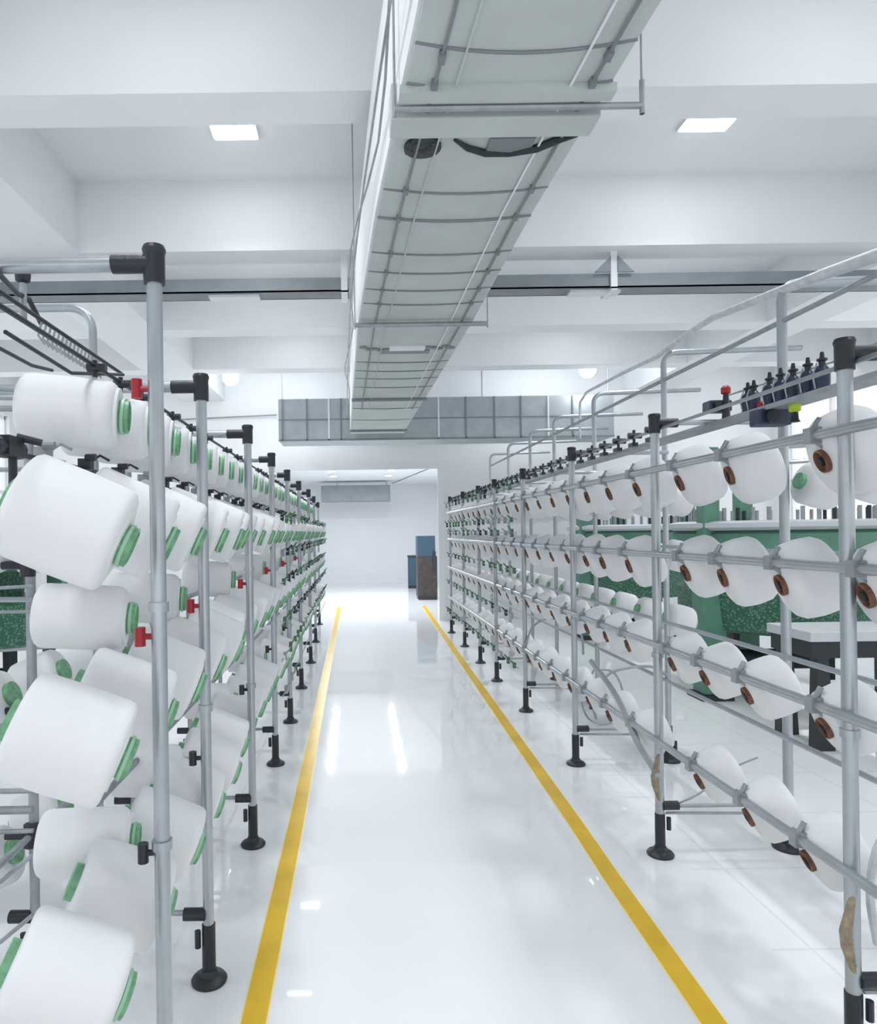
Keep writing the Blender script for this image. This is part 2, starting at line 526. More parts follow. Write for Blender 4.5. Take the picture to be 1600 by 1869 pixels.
# second vent band
D = dD(636); l, r = edge(D)
m = MB()
for q in range(16):
    x = l+0.05+(r-l-0.10)*q/15
    if 0.30 < q/15 < 0.70: continue
    m.lathe((x, D+rnd.uniform(-.05,.05), DB), (0,0,-1), [(0,0.035),(0.01,0.035),(0.012,0.02)], 10)
m.box((l+0.2, D+0.06, DB-0.01), (r-0.22, D+0.16, DB))
m.build('vent_band', DUCT_S, duct)
part_label(MB().box((l+0.27, D-0.06, DB-0.014), (r-0.27, D+0.05, DB)).build('vent_slot', DUCT_W, duct, smooth=False), 'white slot in the vent band')
# runners under the duct
for (fr, ra, mm) in ((0.135, 0.006, DUCT_S), (0.24, 0.004, DUCT), (0.80, 0.005, DUCT_W), (0.90, 0.007, DUCT_S)):
    pts = []
    for D in (1.0, 2.04, 2.6, 3.33, 4.2, 5.2, 7.0, 8.6):
        l, r = edge(D); pts.append((l+(r-l)*fr, D, DB-0.012))
    m = MB().tube(pts, ra, 6)
    if fr in (0.135, 0.90):
        for py in (100, 152, 345, 396, 460, 495, 527, 553):
            D = dD(py); l, r = edge(D)
            m.box((l+(r-l)*fr-0.011, D-0.02, DB-0.024), (l+(r-l)*fr+0.011, D+0.02, DB-0.002))
    m.build('runner', mm, duct)
# support bars
for (py, ll, rr, nm) in ((182, 0.03, 0.14, 0.012), (585, 0.04, 0.10, 0.018)):
    D = dD(py); l, r = edge(D)
    z = DB - 0.035
    b = MB().tube([(l-ll, D, z), (r+rr, D, z)], nm, 8)
    b.build('support_bar', PIPE_D, duct)
    for x in (l-ll, r+rr):
        MB().cyl((x, D, z-0.03), (x, D, CEI), 0.005, 6).build('hanger_rod', PIPE_D, duct)
    if py == 182:
        MB().tube([(r+rr, D, z-0.03), (r+rr, D, z+0.09)], 0.010, 8).build('end_stop', PIPE_D, duct)
# cables running beside the duct
for j, off in enumerate((0.0, 0.035)):
    pts = []
    for i in range(22):
        D = 1.8 + i*0.40
        l, r = edge(D)
        pts.append((l-0.065-off*math.sin(i*0.9+j*2.0), D, CH+1.73+0.02*math.sin(i*1.3+j)))
    tag(MB().tube(pts, 0.0055, 6).build('cable', PIPE_D), ('thin dark cable running along the left side of the duct' if j == 0 else 'second thin dark cable twisted beside the duct, nearer the left creel'), 'cable', 'cables beside the duct')

# ------------------------------------------------------------------ transverse duct before the far wall
TD = 11.0
xa, xb = at(508, 765, TD)[0], at(1120, 765, TD)[0]
zb, zt = at(640, 803, TD)[2], at(640, 727, TD)[2]
td = thing('cross_duct', 'wide grey galvanised duct crossing in front of the far wall', 'air duct', (0, TD, zb))
MB().box((xa, TD, zb), (xb, TD+0.7, zt)).build('casing', DUCT_G, td, smooth=False)
MB().box((xa, TD-0.02, zb-0.01), (xb, TD, zb+0.02)).build('bottom_rail', DUCT_S, td, smooth=False)
for px in (515, 560, 600, 622, 800, 850, 902, 950, 1000, 1045):
    x = at(px, 765, TD)[0]
    part = MB().box((x-0.012, TD-0.02, zb), (x+0.012, TD, zt)).build('seam', DUCT_S if px % 100 else DUCT_W, td, smooth=False)
MB().box((xa, TD-0.012, (zb+zt)/2-0.006), (xb, TD, (zb+zt)/2+0.01)).build('middle_rail', DUCT_S, td, smooth=False)
for x in (xa+0.05, xb-0.05, (xa+xb)/2+0.6):
    MB().cyl((x, TD+0.1, zt), (x, TD+0.1, CEI), 0.01, 6).build('hanger_rod', PIPE_D, td)
# thin pipe on the wall at the left of the duct
p0, p1 = at(345, 772, WD-0.06), at(505, 757, WD-0.06)
tag(MB().tube([(p0[0]-2.0, WD-0.05, p0[2]), (p1[0], WD-0.05, p1[2])], 0.012, 8).build('wall_conduit', PIPE_D), 'thin grey conduit on the far wall beside the cross duct', 'pipe')

# ------------------------------------------------------------------ cable trays under the second beam
RD = 5.95
def tray(x0, x1, label, hx):
    z0, z1 = CH + 2.10, CH + 2.22
    r = thing('cable_tray', label, 'cable tray', ((x0+x1)/2, RD, z0), 'grey cable trays under the second beam')
    m = MB().box((x0, RD, z0), (x1, RD+0.20, z0+0.012))
    m.box((x0, RD, z0), (x1, RD+0.012, z1)).box((x0, RD+0.188, z0), (x1, RD+0.20, z1))
    m.build('tray_body', TRAYM, r, smooth=False)
    for x in hx:
        h = MB().box((x-0.028, RD-0.03, z0-0.02), (x+0.028, RD-0.01, SOF))
        h.box((x-0.028, RD-0.03, z0-0.03), (x+0.028, RD+0.22, z0-0.005))
        h.build('hanger', DUCT_W, r, smooth=False)
    return r
dl, dr = edge(RD)
tray(-5.8, dl-0.05, 'grey cable tray crossing the ceiling left of the long duct', (at(628, 500, RD)[0], at(250, 500, RD)[0]-2.0))
tr = tray(dr+0.05, 4.8, 'grey cable tray crossing the ceiling right of the long duct', (at(1118, 490, RD)[0],))
x = at(1118, 490, RD)[0]
for s in (-1, 1):
    MB().add([(x+s*0.03, RD-0.04, CH+2.22), (x+s*0.17, RD-0.04, CH+2.22), (x+s*0.03, RD-0.04, CH+2.36),
              (x+s*0.03, RD-0.02, CH+2.22), (x+s*0.17, RD-0.02, CH+2.22), (x+s*0.03, RD-0.02, CH+2.36)],
             [(0,1,2),(5,4,3),(0,3,4,1),(1,4,5,2),(2,5,3,0)]).build('gusset', TRAYM, tr, smooth=False)
lp = at(1080, 522, RD-0.1)
for (px, lb) in ((1090, 'slim white strip lamp under the cable tray, right of the duct'), (425, 'slim white strip lamp under the cable tray, left of the duct')):
    q = at(px, 540, RD)
    tag(MB().box((q[0]-0.22, RD+0.04, CH+2.075), (q[0]+0.22, RD+0.16, CH+2.098)).build('strip_lamp', LAMPF, smooth=False), lb, 'light', 'strip lamps under the trays')

# ------------------------------------------------------------------ far hall contents
q0, q1 = at(586, 900, 19.8), at(712, 900, 19.8)
r = thing('hanging_duct', 'short dark grey duct box hanging in the far hall', 'air duct', (0, 19.8, at(640, 915, 19.8)[2]))
zb2, zt2 = at(640, 915, 19.8)[2], at(640, 886, 19.8)[2]
MB().box((q0[0], 19.8, zb2), (q1[0], 20.3, zt2)).build('duct_body', TRAYM, r, smooth=False, bevel=0.01)
for x in (q0[0]+0.45, q1[0]-0.1):
    MB().cyl((x, 20.0, zt2), (x, 20.0, FARC), 0.02, 6).build('hanger_rod', DUCT_W, r)
def cabinet(pxl, pxr, pyb, pyt, label, kind):
    x0, D = fl(pxl, pyb); x1 = fl(pxr, pyb)[0]
    h = at((pxl+pxr)/2, pyt, D)[2]
    c = thing('cabinet' if kind else 'waste_bin', label, 'cabinet' if kind else 'bin', ((x0+x1)/2, D+0.25, 0))
    if kind:
        MB().box((x0, D, 0.05), (x1, D+0.5, h*0.68)).build('cabinet_body', CAB_W, c, smooth=False, bevel=0.006)
        part_label(MB().box((x0, D, h*0.68), (x1-0.04, D+0.5, h)).build('display_panel', CAB_B, c, smooth=False, bevel=0.006), 'blue upper panel')
        MB().box((x0+0.01, D-0.02, 0), (x1-0.01, D+0.45, 0.06)).build('plinth', MDARK, c, smooth=False)
        MB().box((x1-0.10, D-0.03, h*0.45), (x1-0.03, D, h*0.76)).build('side_fitting', MDARK, c, smooth=False)
    else:
        MB().box((x0, D, 0.06), (x1, D+0.35, h-0.04)).build('bin_body', CAB_B, c, smooth=False, bevel=0.02)
        MB().box((x0-0.01, D-0.01, h-0.05), (x1+0.01, D+0.36, h)).build('lid', MDARK, c, smooth=False, bevel=0.01)
        MB().box((x0, D-0.01, 0), (x1, D+0.33, 0.07)).build('plinth', MDARK, c, smooth=False)
cabinet(763, 799, 1095, 978, 'tall brown cabinet with a blue top in the far hall', True)
cabinet(746, 760, 1074, 1014, 'small dark blue bin standing behind the brown cabinet', False)
a, b = at(798, 851, 15.4), at(716, 884, 21.0)
tag(MB().tube([(a[0], a[1], FARC-0.012), (b[0], b[1], FARC-0.012)], 0.012, 8).build('ceiling_conduit', PIPE_D), 'grey conduit running slantwise on the far hall ceiling', 'pipe')

# ------------------------------------------------------------------ creels
TOPZ = CH + 0.555
def zc(v): return CH + v

def post(parent, x, y, top, side, r=0.0195, collars=(), foot=True, m=None, arm=0.10, name='post'):
    """side: +1 when the rear row lies towards +X"""
    zb_ = 0.20 if foot else 0.0
    p = MB().cyl((x, y, zb_), (x, y, top-0.01), r, 16)
    for zz in collars:
        p.cyl((x, y, zz-0.012), (x, y, zz+0.012), r+0.006, 16)
    p = p.build(name, m or PIPE, parent)
    if arm:
        c = MB()
        c.cyl((x, y, top-0.065), (x, y, top+0.008), 0.027, 16)
        c.lathe((x, y, top+0.008), (0,0,1), [(0,0.027),(0.012,0.030),(0.022,0.026),(0.026,0.0)], 16)
        c.cyl((x, y, top-0.014), (x+side*arm, y, top-0.014), 0.0235, 16)
        c.build('pipe_connector', BLACK, p)
    if foot:
        f = MB()
        f.cyl((x, y, 0.025), (x, y, 0.205), 0.024, 14)
        f.lathe((x, y, 0), (0,0,1), [(0,0.062),(0.008,0.064),(0.018,0.056),(0.028,0.035),(0.045,0.026)], 24)
        f.build('foot', BLACK, p)
        g = MB()
        g.cyl((x+side*0.01, y-0.01, 0.245), (x+side*0.085, y-0.01, 0.245), 0.022, 12)
        g.cyl((x+side*0.035, y-0.018, 0.13), (x+side*0.035, y-0.018, 0.19), 0.011, 8)
        g.build('foot_clamp', BLACK, p)
    return p

# ---- left creel
LX = [fl(382, 1790), fl(462, 1542), fl(503, 1395), fl(530, 1318), fl(550, 1256), fl(567, 1210), fl(576, 1172), fl(583, 1140)]
p1 = at(288, 972, 1.73)
LP = [(p1[0], 1.73)] + LX
tops = [CH+0.70, CH+0.545] + [CH+0.53]*2 + [CH+0.51]*5
lc = thing('yarn_creel', 'tall steel pipe creel left of the aisle holding green tubed bobbins', 'creel', (LP[1][0], LP[1][1], 0))
LREAR = -1.17
for i, ((x, y), tp) in enumerate(zip(LP, tops)):
    post(lc, x, y, tp, -1, collars=(CH-0.78, CH-0.18) if i % 2 == 0 else (CH-0.62,), arm=0.105 if i < 3 else 0.085)
    MB().cyl((x-0.09, y, tp-0.014), (LREAR-0.3, y, tp-0.014), 0.0195, 14).build('cross_pipe', PIPE, lc)
    if i: MB().cyl((x-0.06, y, 0.245), (LREAR, y, 0.245), 0.010, 8).build('cross_rod', PIPE_D, lc)
    if i in (0, 1, 2, 3, 4):
        rp = post(lc, LREAR, y, zc(0.48), -1, r=0.017, arm=0, m=PIPE_D, name='rear_post')
        for zz in (-0.10, -0.62, -1.06):
            b = MB()
            b.cyl((LREAR, y-0.02, zc(zz)-0.04), (LREAR, y-0.02, zc(zz)+0.04), 0.026, 10)
            b.cyl((LREAR, y-0.02, zc(zz)), (LREAR-0.09, y-0.02, zc(zz)), 0.016, 8)
            b.build('rail_clamp', BLACK, rp)
# rails along the aisle direction
yend = LP[-1][1]
for (x, zz, m, ra) in ((-0.79, 0.195, BLACK, 0.007), (-0.82, -0.30, PIPE_D, 0.012), (-0.82, -0.83, PIPE_D, 0.012), (-1.17, 0.05, PIPE_D, 0.012),
                       (-1.17, -0.62, PIPE_D, 0.012), (-1.17, -1.06, PIPE_D, 0.012), (-0.70, 0.46, BLACK, 0.006)):
    MB().cyl((x, 1.15 if zz > 0 else 1.95, zc(zz)), (x, yend, zc(zz)), ra, 8).build('rail', m, lc)
# clips on the black rail
m_n = 0
for i in range(34):
    y = 1.72 + i*0.27
    if y > yend: break
    c = MB()
    zz = zc(0.205)
    c.box((-0.80, y-0.016, zz-0.012), (-0.765, y+0.016, zz+0.020))
    c.cyl((-0.775, y-0.02, zz+0.022), (-0.745, y-0.02, zz+0.022), 0.010, 8)
    c.tube([(-0.78, y+0.02, zz+0.01), (-0.76, y+0.05, zz+0.035), (-0.735, y+0.06, zz+0.02)], 0.004, 6)
    c.build('rail_clip', BLACK if i % 3 else PIPE_D, lc)
# heavy joint close to the camera
j = MB()
j.cyl((-0.795, 1.62, zc(0.205)), (-0.795, 1.50, zc(0.205)), 0.022, 12)
j.cyl((-0.80, 1.60, zc(0.22)), (-0.80, 1.60, zc(0.11)), 0.010, 10)
j.cyl((-0.79, 1.60, zc(0.235)), (-0.74, 1.62, zc(0.222)), 0.009, 8)
j.box((-0.82, 1.53, zc(0.185)), (-0.772, 1.60, zc(0.23)))
j.build('rail_joint', BLACK, lc)
# yarn guide frame with teeth at the upper left
g = MB()
GX = -0.92
a0, a1 = at(-60, 492, 1.6), at(222, 682, 2.68)
def lerp(a, b, t): return a + (b-a)*t
g.tube([a0, a1], 0.0065, 8)
g.build('guide_bar', BLACK, lc)
b0, b1 = at(10, 606, 1.75), at(130, 681, 2.20)
MB().tube([b0, b1, at(225, 684, 2.65)], 0.006, 8).build('guide_bar', BLACK, lc)
MB().tube([at(-30, 620, 1.6), at(58, 667, 1.85), at(95, 676, 2.0)], 0.005, 8).build('guide_bar', BLACK, lc)
MB().tube([at(-30, 470, 1.6), at(30, 535, 1.9), at(52, 545, 2.0), at(75, 590, 2.1)], 0.008, 8).build('guide_bar', BLACK, lc)
te = MB()
for i in range(16):
    t = 0.36 + i*0.028
    q = lerp(a0, a1, t)
    te.tube([q, q + Vector((-0.012, 0, -0.045)), q + Vector((0.006, 0, -0.07))], 0.0035, 5)
te.build('guide_teeth', PIPE_D, lc)
q = at(42, 530, 1.95)
MB().tube([q + Vector((0, 0, -0.09)), q + Vector((0, 0, 0.02))], 0.010, 10).build('guide_stem', PIPE, lc)
MB().lathe(q + Vector((0, 0, 0.02)), (0,0,1), [(0,0.008),(0.006,0.020),(0.028,0.022),(0.036,0.012)], 12).build('guide_knob', BLACK, lc)
# curved pipe
yy = 2.95
cx = at(170, 640, yy)[0]; zt_ = at(120, 562, yy)[2]
rr = 0.10
pts = [(cx, yy, 0.0), (cx, yy, zt_-rr)] + arc((cx-rr, yy, zt_-rr), rr, 0, math.pi/2, (1,0,0), (0,0,1)) + [(cx-1.0, yy, zt_)]
MB().tube(pts, 0.017, 12).build('bent_pipe', PIPE, lc)
# grey struts seen at the left edge
for (px0, py0, px1, py1, D, ra, m) in ((-40, 708, 45, 712, 2.0, 0.007, PIPE_D), (-40, 726, 42, 728, 2.0, 0.005, PIPE_D), (-40, 745, 40, 746, 2.0, 0.009, PIPE_D), (-40, 1075, 60, 1070, 2.3, 0.006, PIPE_D),
                           (-40, 1095, 60, 1094, 2.3, 0.009, PIPE), (-40, 1118, 60, 1116, 2.4, 0.006, PIPE_D), (-40, 1445, 60, 1443, 2.2, 0.009, PIPE_D),
                           (-40, 1480, 60, 1478, 2.2, 0.014, PIPE_D), (-40, 1520, 60, 1516, 2.2, 0.008, PIPE_D), (0, 1610, 60, 1560, 2.2, 0.007, PIPE_D),
                           (-30, 1190, 110, 1180, 2.9, 0.006, PIPE_D), (0, 1720, 60, 1670, 2.2, 0.007, PIPE_D)):
    a, b = at(px0, py0, D), at(px1, py1, D)
    MB().tube([a, b], ra, 8).build('strut', m, lc)
# top black tensioners along the left creel
for i, (x, y) in enumerate(LP[:-1]):
    y2 = LP[i+1][1]
    for k in range(3):
        yk = y + (y2-y)*(k+0.6)/3.6
        c = MB()
        c.cyl((-0.72, yk, zc(0.455)), (-0.67, yk, zc(0.455)), 0.012, 8)
        c.cyl((-0.70, yk, zc(0.43)), (-0.70, yk, zc(0.475)), 0.007, 8)
        c.build('tensioner', BLACK, lc)

# thin guide rails with small yarn guides on the deeper bays
def guide_rails(parent, x, side, y0, y1, step, levels):
    k = 0
    for zz in levels:
        MB().cyl((x, y0, zc(zz)), (x, y1, zc(zz)), 0.005, 6).build('guide_rail', PIPE_D, parent)
        y = y0 + 0.1 + rnd.random()*step*0.5
        while y < y1 - 0.05 and k < 96:
            c = MB()
            h = rnd.uniform(0.024, 0.044)
            c.box((x-0.012, y-0.022, zc(zz)-h), (x+0.012, y+0.022, zc(zz)+h*0.8))
            c.cyl((x, y, zc(zz)+h*0.3), (x-side*0.035, y, zc(zz)+h*1.5), 0.007, 6)
            c.build('yarn_guide', (BLACK, GREEN_D, PIPE_D, GREEN_D)[rnd.randrange(4)], parent)
            k += 1
            y += step*rnd.uniform(0.8, 1.25)
guide_rails(lc, -0.548, -1, 4.95, yend, 0.36, (0.12, -0.14, -0.36, -0.66, -0.92, -1.18))
# ---- right creel
RP = [fl(1550, 1950), fl(1205, 1560), fl(1053, 1395), fl(963, 1298), fl(908, 1243), fl(880, 1210), fl(851, 1180), fl(826, 1155)]
RP[0] = (1.468, 2.05)
RP = [(1.468, 0.72)] + [((x*0.35+1.468*0.65), y) for x, y in RP]
RREAR = 2.13
rc = thing('yarn_creel', 'tall steel pipe creel right of the aisle holding brown tubed bobbins', 'creel', (RP[1][0], RP[1][1], 0))
for i, (x, y) in enumerate(RP):
    tp = CH + (0.530 if i < 4 else 0.515)
    p = post(rc, x, y, tp, 1, r=0.021 if i < 3 else 0.0195, arm=0.11, collars=(CH-0.62,))
    MB().cyl((x+0.09, y, tp-0.014), (RREAR, y, tp-0.014), 0.0135, 10).build('cross_pipe', PIPE, rc)
    MB().cyl((x+0.05, y+0.01, 0.235), (RREAR, y+0.01, 0.235), 0.010, 8).build('cross_rod', PIPE_D, rc)
    if i < 5: MB().cyl((x+0.03, y, 0.205), (x+0.42, y, 0.198), 0.007, 8).build('cross_rod', PIPE_D, rc)
    # rusty brace clamp
    bz = zc(-1.23)
    c = MB()
    c.tube([(x-0.005, y-0.01, bz+0.13), (x-0.030, y-0.012, bz+0.02), (x-0.026, y-0.012, bz-0.02), (x-0.004, y-0.01, bz-0.10)], [0.010, 0.017, 0.017, 0.010], 10)
    if i < 3: part_label(c.build('brace_clamp', RUST, p), 'tan rusty brace clamp')
    # tall rear post bent outwards at the top
    rt = zc(1.21); rr = 0.09
    pts = [(RREAR, y+0.05, 0.19), (RREAR, y+0.05, rt-rr)] + arc((RREAR+rr, y+0.05, rt-rr), rr, math.pi, math.pi/2, (1,0,0), (0,0,1)) + [(RREAR+0.95, y+0.05, rt+0.02)]
    q = MB().tube(pts, 0.023 if i < 3 else 0.019, 14).build('rear_post', PIPE, rc)
    f = MB().cyl((RREAR, y+0.05, 0.02), (RREAR, y+0.05, 0.24), 0.026, 14)
    f.lathe((RREAR, y+0.05, 0), (0,0,1), [(0,0.075),(0.010,0.077),(0.02,0.066),(0.03,0.04),(0.05,0.028)], 24)
    f.cyl((RREAR+0.035, y+0.03, 0.05), (RREAR+0.035, y+0.03, 0.14), 0.014, 8)
    f.build('foot', BLACK, q)
rend = RP[-1][1]
ROWS = (0.285, -0.125, -0.565, -1.03)
for zz in ROWS:
    MB().cyl((1.445, 0.75, zc(zz)), (1.445, rend, zc(zz)), 0.0165, 12).build('rail', PIPE, rc)
for zz in (-0.125, -0.64, -1.04):
    MB().cyl((RREAR-0.03, 0.75, zc(zz)), (RREAR-0.03, rend, zc(zz)), 0.013, 10).build('rail', PIPE, rc)
MB().cyl((1.50, 0.75, zc(0.49)), (1.50, rend, zc(0.49)), 0.008, 8).build('rail', PIPE_D, rc)
MB().cyl((RREAR, 1.4, zc(1.02)), (RREAR, rend, zc(1.02)), 0.013, 10).build('rail', PIPE_D, rc)
MB().tube([(RREAR+0.3, 0.7, zc(0.86)), (RREAR+0.3, 3.0, zc(0.86)), (RREAR+0.3, 3.4, zc(0.83)), (RREAR+0.3, 4.5, zc(0.86))], 0.006, 8).build('rail', PIPE_D, rc)
MB().box((1.72, 1.0, zc(0.49)), (1.82, rend, zc(0.51))).build('feeder_shelf', PIPE_D, rc, smooth=False)
# black tensioners on the top rail
for i in range(1, len(RP)-1):
    y, y2 = RP[i][1], RP[i+1][1]
    n = 6 if i in (2, 3, 4) else 4
    if i == 1: continue
    for k in range(n):
        yk = y + (y2-y)*(k+0.5)/n
        c = MB()
        c.cyl((1.47, yk, zc(0.50)), (1.54, yk, zc(0.50)), 0.016, 8)
        c.cyl((1.50, yk, zc(0.455)), (1.50, yk, zc(0.53)), 0.008, 8)
        c.box((1.48, yk-0.03, zc(0.44)), (1.51, yk+0.03, zc(0.46)))
        c.build('tensioner', BLACK, rc)

guide_rails(rc, 1.415, 1, 6.05, rend, 0.30, (0.40, 0.10, -0.02, -0.36, -0.78, -1.22))
# hose lying over the bent posts
pts = [at(1640, 452, 2.70), at(1510, 498, 3.05), at(1400, 540, 3.55), at(1300, 580, 4.1), at(1250, 612, 4.5), at(1200, 650, 4.9), at(1130, 684, 5.6), at(1070, 716, 6.3), at(1058, 735, 6.5), at(1058, 800, 6.5)]
tag(MB().tube(pts, [0.030, 0.026, 0.022, 0.020, 0.018, 0.018, 0.014, 0.012, 0.012, 0.012], 12).build('air_hose', HOSE), 'pale thick hose stretched over the bent pipes above the right creel', 'hose')

# hanging cables at the creel feet
def hose_loop(pts, ra, label, m=PIPE_D):
    # smooth the polyline
    P = [Vector(p) for p in pts]
    out = []
    for i in range(len(P)-1):
        a = P[max(i-1,0)]; b = P[i]; c = P[i+1]; d = P[min(i+2, len(P)-1)]
        for t in (0, .25, .5, .75):
            out.append(0.5*((2*b) + (c-a)*t + (2*a-5*b+4*c-d)*t*t + (3*b-a-3*c+d)*t**3))
    out.append(P[-1])
    tag(MB().tube(out, ra, 8).build('cable', m), label, 'cable', 'cables round the feet of the right creel')
x2, y2 = RP[3]
hose_loop([(1.60, y2-0.05, 0.32), (1.60, y2, 0.45), (1.72, y2, 0.62), (1.98, y2, 0.66), (2.10, y2, 0.60)], 0.010, 'grey bent pipe loop low beside the third right post')
x3, y3 = RP[4]
hose_loop([(1.47, y3-0.03, 0.55), (1.54, y3-0.03, 0.75), (1.72, y3-0.03, 0.82), (1.95, y3-0.03, 0.70), (1.98, y3-0.03, 0.50)], 0.010, 'grey cable arching beside the fourth right post')
hose_loop([(1.64, y2+0.1, 0.62), (1.55, y2+0.1, 0.45), (1.60, y2+0.1, 0.28), (1.75, y2+0.1, 0.25), (1.84, y2+0.1, 0.42), (1.78, y2+0.1, 0.60), (1.64, y2+0.1, 0.62)], 0.007, 'grey cable coiled in a loop behind the third right post')
hose_loop([(1.55, 2.06, 0.34), (1.53, 2.06, 0.50), (1.57, 2.06, 0.66), (1.70, 2.06, 0.76), (1.90, 2.06, 0.80)], 0.012, 'grey cable curving up beside the nearest right post', HOSE)
x1_, y1_ = RP[2]
hose_loop([(x1_+0.05, y1_+0.03, 0.22), (x1_+0.20, y1_+0.03, 0.28), (x1_+0.36, y1_+0.03, 0.40), (x1_+0.50, y1_+0.03, 0.46)], 0.005, 'thin grey cable slanting up from the second right foot')
hose_loop([(x1_-0.02, y1_-0.03, 0.40), (x1_-0.03, y1_+0.2, 0.50), (x1_-0.03, y1_+0.45, 0.66), (x1_-0.02, y1_+0.9, 0.78)], 0.016, 'slanting grey brace cable behind the second right post', PIPE)

# ------------------------------------------------------------------ bobbins
def package_profile(R, L, sh):
    pr = [(-L/2, 0.0), (-L/2, R*0.55), (-L/2+sh*0.10, R-sh*0.9), (-L/2+sh*0.35, R-sh*0.42), (-L/2+sh*0.8, R-sh*0.10), (-L/2+sh*1.4, R*0.995)]
    pr += [(0, R*1.01)]
    pr += [(L/2-sh*1.4, R*0.995), (L/2-sh*0.8, R-sh*0.10), (L/2-sh*0.35, R-sh*0.42), (L/2-sh*0.10, R-sh*0.9), (L/2, R*0.55), (L/2-0.004, 0.0)]
    return pr
def make_bobbin(R, L, sh, tube_r, tube_mat, rim_mat, style):
    """axis +X; the tube end that faces the aisle is at +L/2"""
    root = bpy.data.objects.new('yarn_bobbin', None)
    COL.objects.link(root)
    MB().lathe((0,0,0), (1,0,0), package_profile(R, L, sh), 40).build('yarn_package', YARN, root, angle=60)
    e = L/2; bk = 0.0 if L > 0.24 else 0.02
    if style == 'left':
        MB().lathe((0,0,0), (1,0,0), [(e-0.012, tube_r*1.75), (e+0.004, tube_r*1.7), (e+0.004, tube_r)], 32).build('end_disc', YARN2, root)
        t = MB().lathe((0,0,0), (1,0,0), [(-e-bk, tube_r*0.9), (-e-bk, tube_r), (e+0.028, tube_r), (e+0.030, tube_r*0.86), (e-0.01, tube_r*0.84), (e-0.012, 0)], 32)
        t.build('tube', tube_mat, root)
        MB().lathe((0,0,0), (1,0,0), [(e+0.010, tube_r*1.02), (e+0.010, tube_r*1.09), (e+0.018, tube_r*1.09), (e+0.018, tube_r*1.02)], 32).build('tube_band', rim_mat, root)
    else:
        t = MB().lathe((0,0,0), (1,0,0), [(-e+0.001, tube_r*0.9), (-e+0.001, tube_r), (e+0.012, tube_r), (e+0.014, tube_r*0.86), (e+0.001, tube_r*0.78), (e, 0)], 32)
        t.build('tube', tube_mat, root)
        MB().lathe((0,0,0), (1,0,0), [(e, tube_r*0.42), (e+0.016, tube_r*0.38), (e+0.018, 0)], 20).build('spindle_cap', DARKIN, root)
    return root
LTILT = make_bobbin(0.122, 0.235, 0.018, 0.047, GREEN, GREEN_L, 'left')
LFLAT = make_bobbin(0.094, 0.250, 0.022, 0.045, GREEN, GREEN_L, 'left')
RBOB = make_bobbin(0.137, 0.165, 0.040, 0.038, BROWN, BROWN, 'right')
RLOW = make_bobbin(0.112, 0.165, 0.034, 0.034, BROWN, BROWN, 'right')
RREARB = make_bobbin(0.110, 0.18, 0.030, 0.040, GREEN, GREEN_L, 'left')
LREARB = make_bobbin(0.105, 0.20, 0.022, 0.045, GREEN, GREEN_L, 'left')
protos = {id(o): False for o in (LTILT, LFLAT, RBOB, RLOW, RREARB, LREARB)}
def place(proto, loc, tilt, yaw, label, group):
    o = copy_tree(proto) if protos[id(proto)] else proto
    protos[id(proto)] = True
    o.location = loc
    o.rotation_euler = (0, tilt, yaw)      # +X axis tilts down by `tilt`
    o['label'] = label; o['category'] = 'yarn bobbin'; o['group'] = group
    return o
R_ = math.radians
# left creel, tilted rows
LEFT_ROWS = (('upper tilted', -0.025, 1.56, -0.515), ('middle tilted', -0.51, 1.57, -0.525), ('bottom tilted', -1.03, 1.54, -0.53))
for nm, zz, d0, fx in LEFT_ROWS:
    for i in range(30):
        y = d0 + i*0.355
        if y > yend - 0.1: break
        th = R_(24 + rnd.uniform(-2, 2))
        # the face centre sits at (fx, y, z)
        c = Vector((fx, y, zc(zz))) - Vector((math.cos(th), 0, -math.sin(th)))*(0.235/2+0.02)
        fxs = 0 if i < 3 else rnd.uniform(-0.012, 0.012)
        c.x += fxs - (0.03 if y > 3.2 else 0)
        yw = 0.24 if y < 2.2 else (0.20 if y < 4 else 0.12)
        c += Vector((0.0, -0.13*yw, 0)); place(LTILT, c, th, yw + rnd.uniform(-0.03, 0.03), 'white bobbin with green tube, %s row of left creel, %s from the camera' % (nm, ORD[i]), 'bobbins in the %s row of the left creel' % nm)
# left creel, level rows
def flat_row(nm, zz, ys, fx):
    for i, y in enumerate(ys):
        if y > yend - 0.1: break
        th = R_(4 + rnd.uniform(-1, 1))
        c = Vector((fx, y, zc(zz))) - Vector((math.cos(th), 0, -math.sin(th)))*(0.25/2+0.02)
        place(LFLAT, c, th, 0.20 + rnd.uniform(-0.02, 0.02), 'white bobbin with green tube, %s row of left creel, %s from the camera' % (nm, ORD[i]), 'bobbins in the %s row of the left creel' % nm)
flat_row('top level', 0.325, [1.85 + 0.27*i for i in range(32)], -0.625)
flat_row('middle level', -0.245, [y+0.27-(0.13 if k else 0) for k, (x, y) in enumerate(LP)], -0.66)
flat_row('lower level', -0.90, [y+0.27-(0.13 if k else 0) for k, (x, y) in enumerate(LP)], -0.66)
# clamps beside the posts: red on the upper ones, black low down
for i, (x, y) in enumerate(LP[:6]):
    for (zz, m, nm) in ((0.37, RED, 'clamp'), (-0.255, RED, 'clamp'), (-0.80, BLACK, 'clamp')):
        if zz > 0.3 and i: continue
        c = MB()
        xx = x - 0.035
        c.cyl((xx-0.012, y-0.004, zc(zz)-0.024), (xx-0.012, y-0.004, zc(zz)+0.024), 0.0135, 10)
        c.cyl((xx-0.01, y-0.004, zc(zz)), (x, y, zc(zz)), 0.008, 8)
        o = c.build(nm, m, lc)
        if m is RED: part_label(o, 'small red clamp')
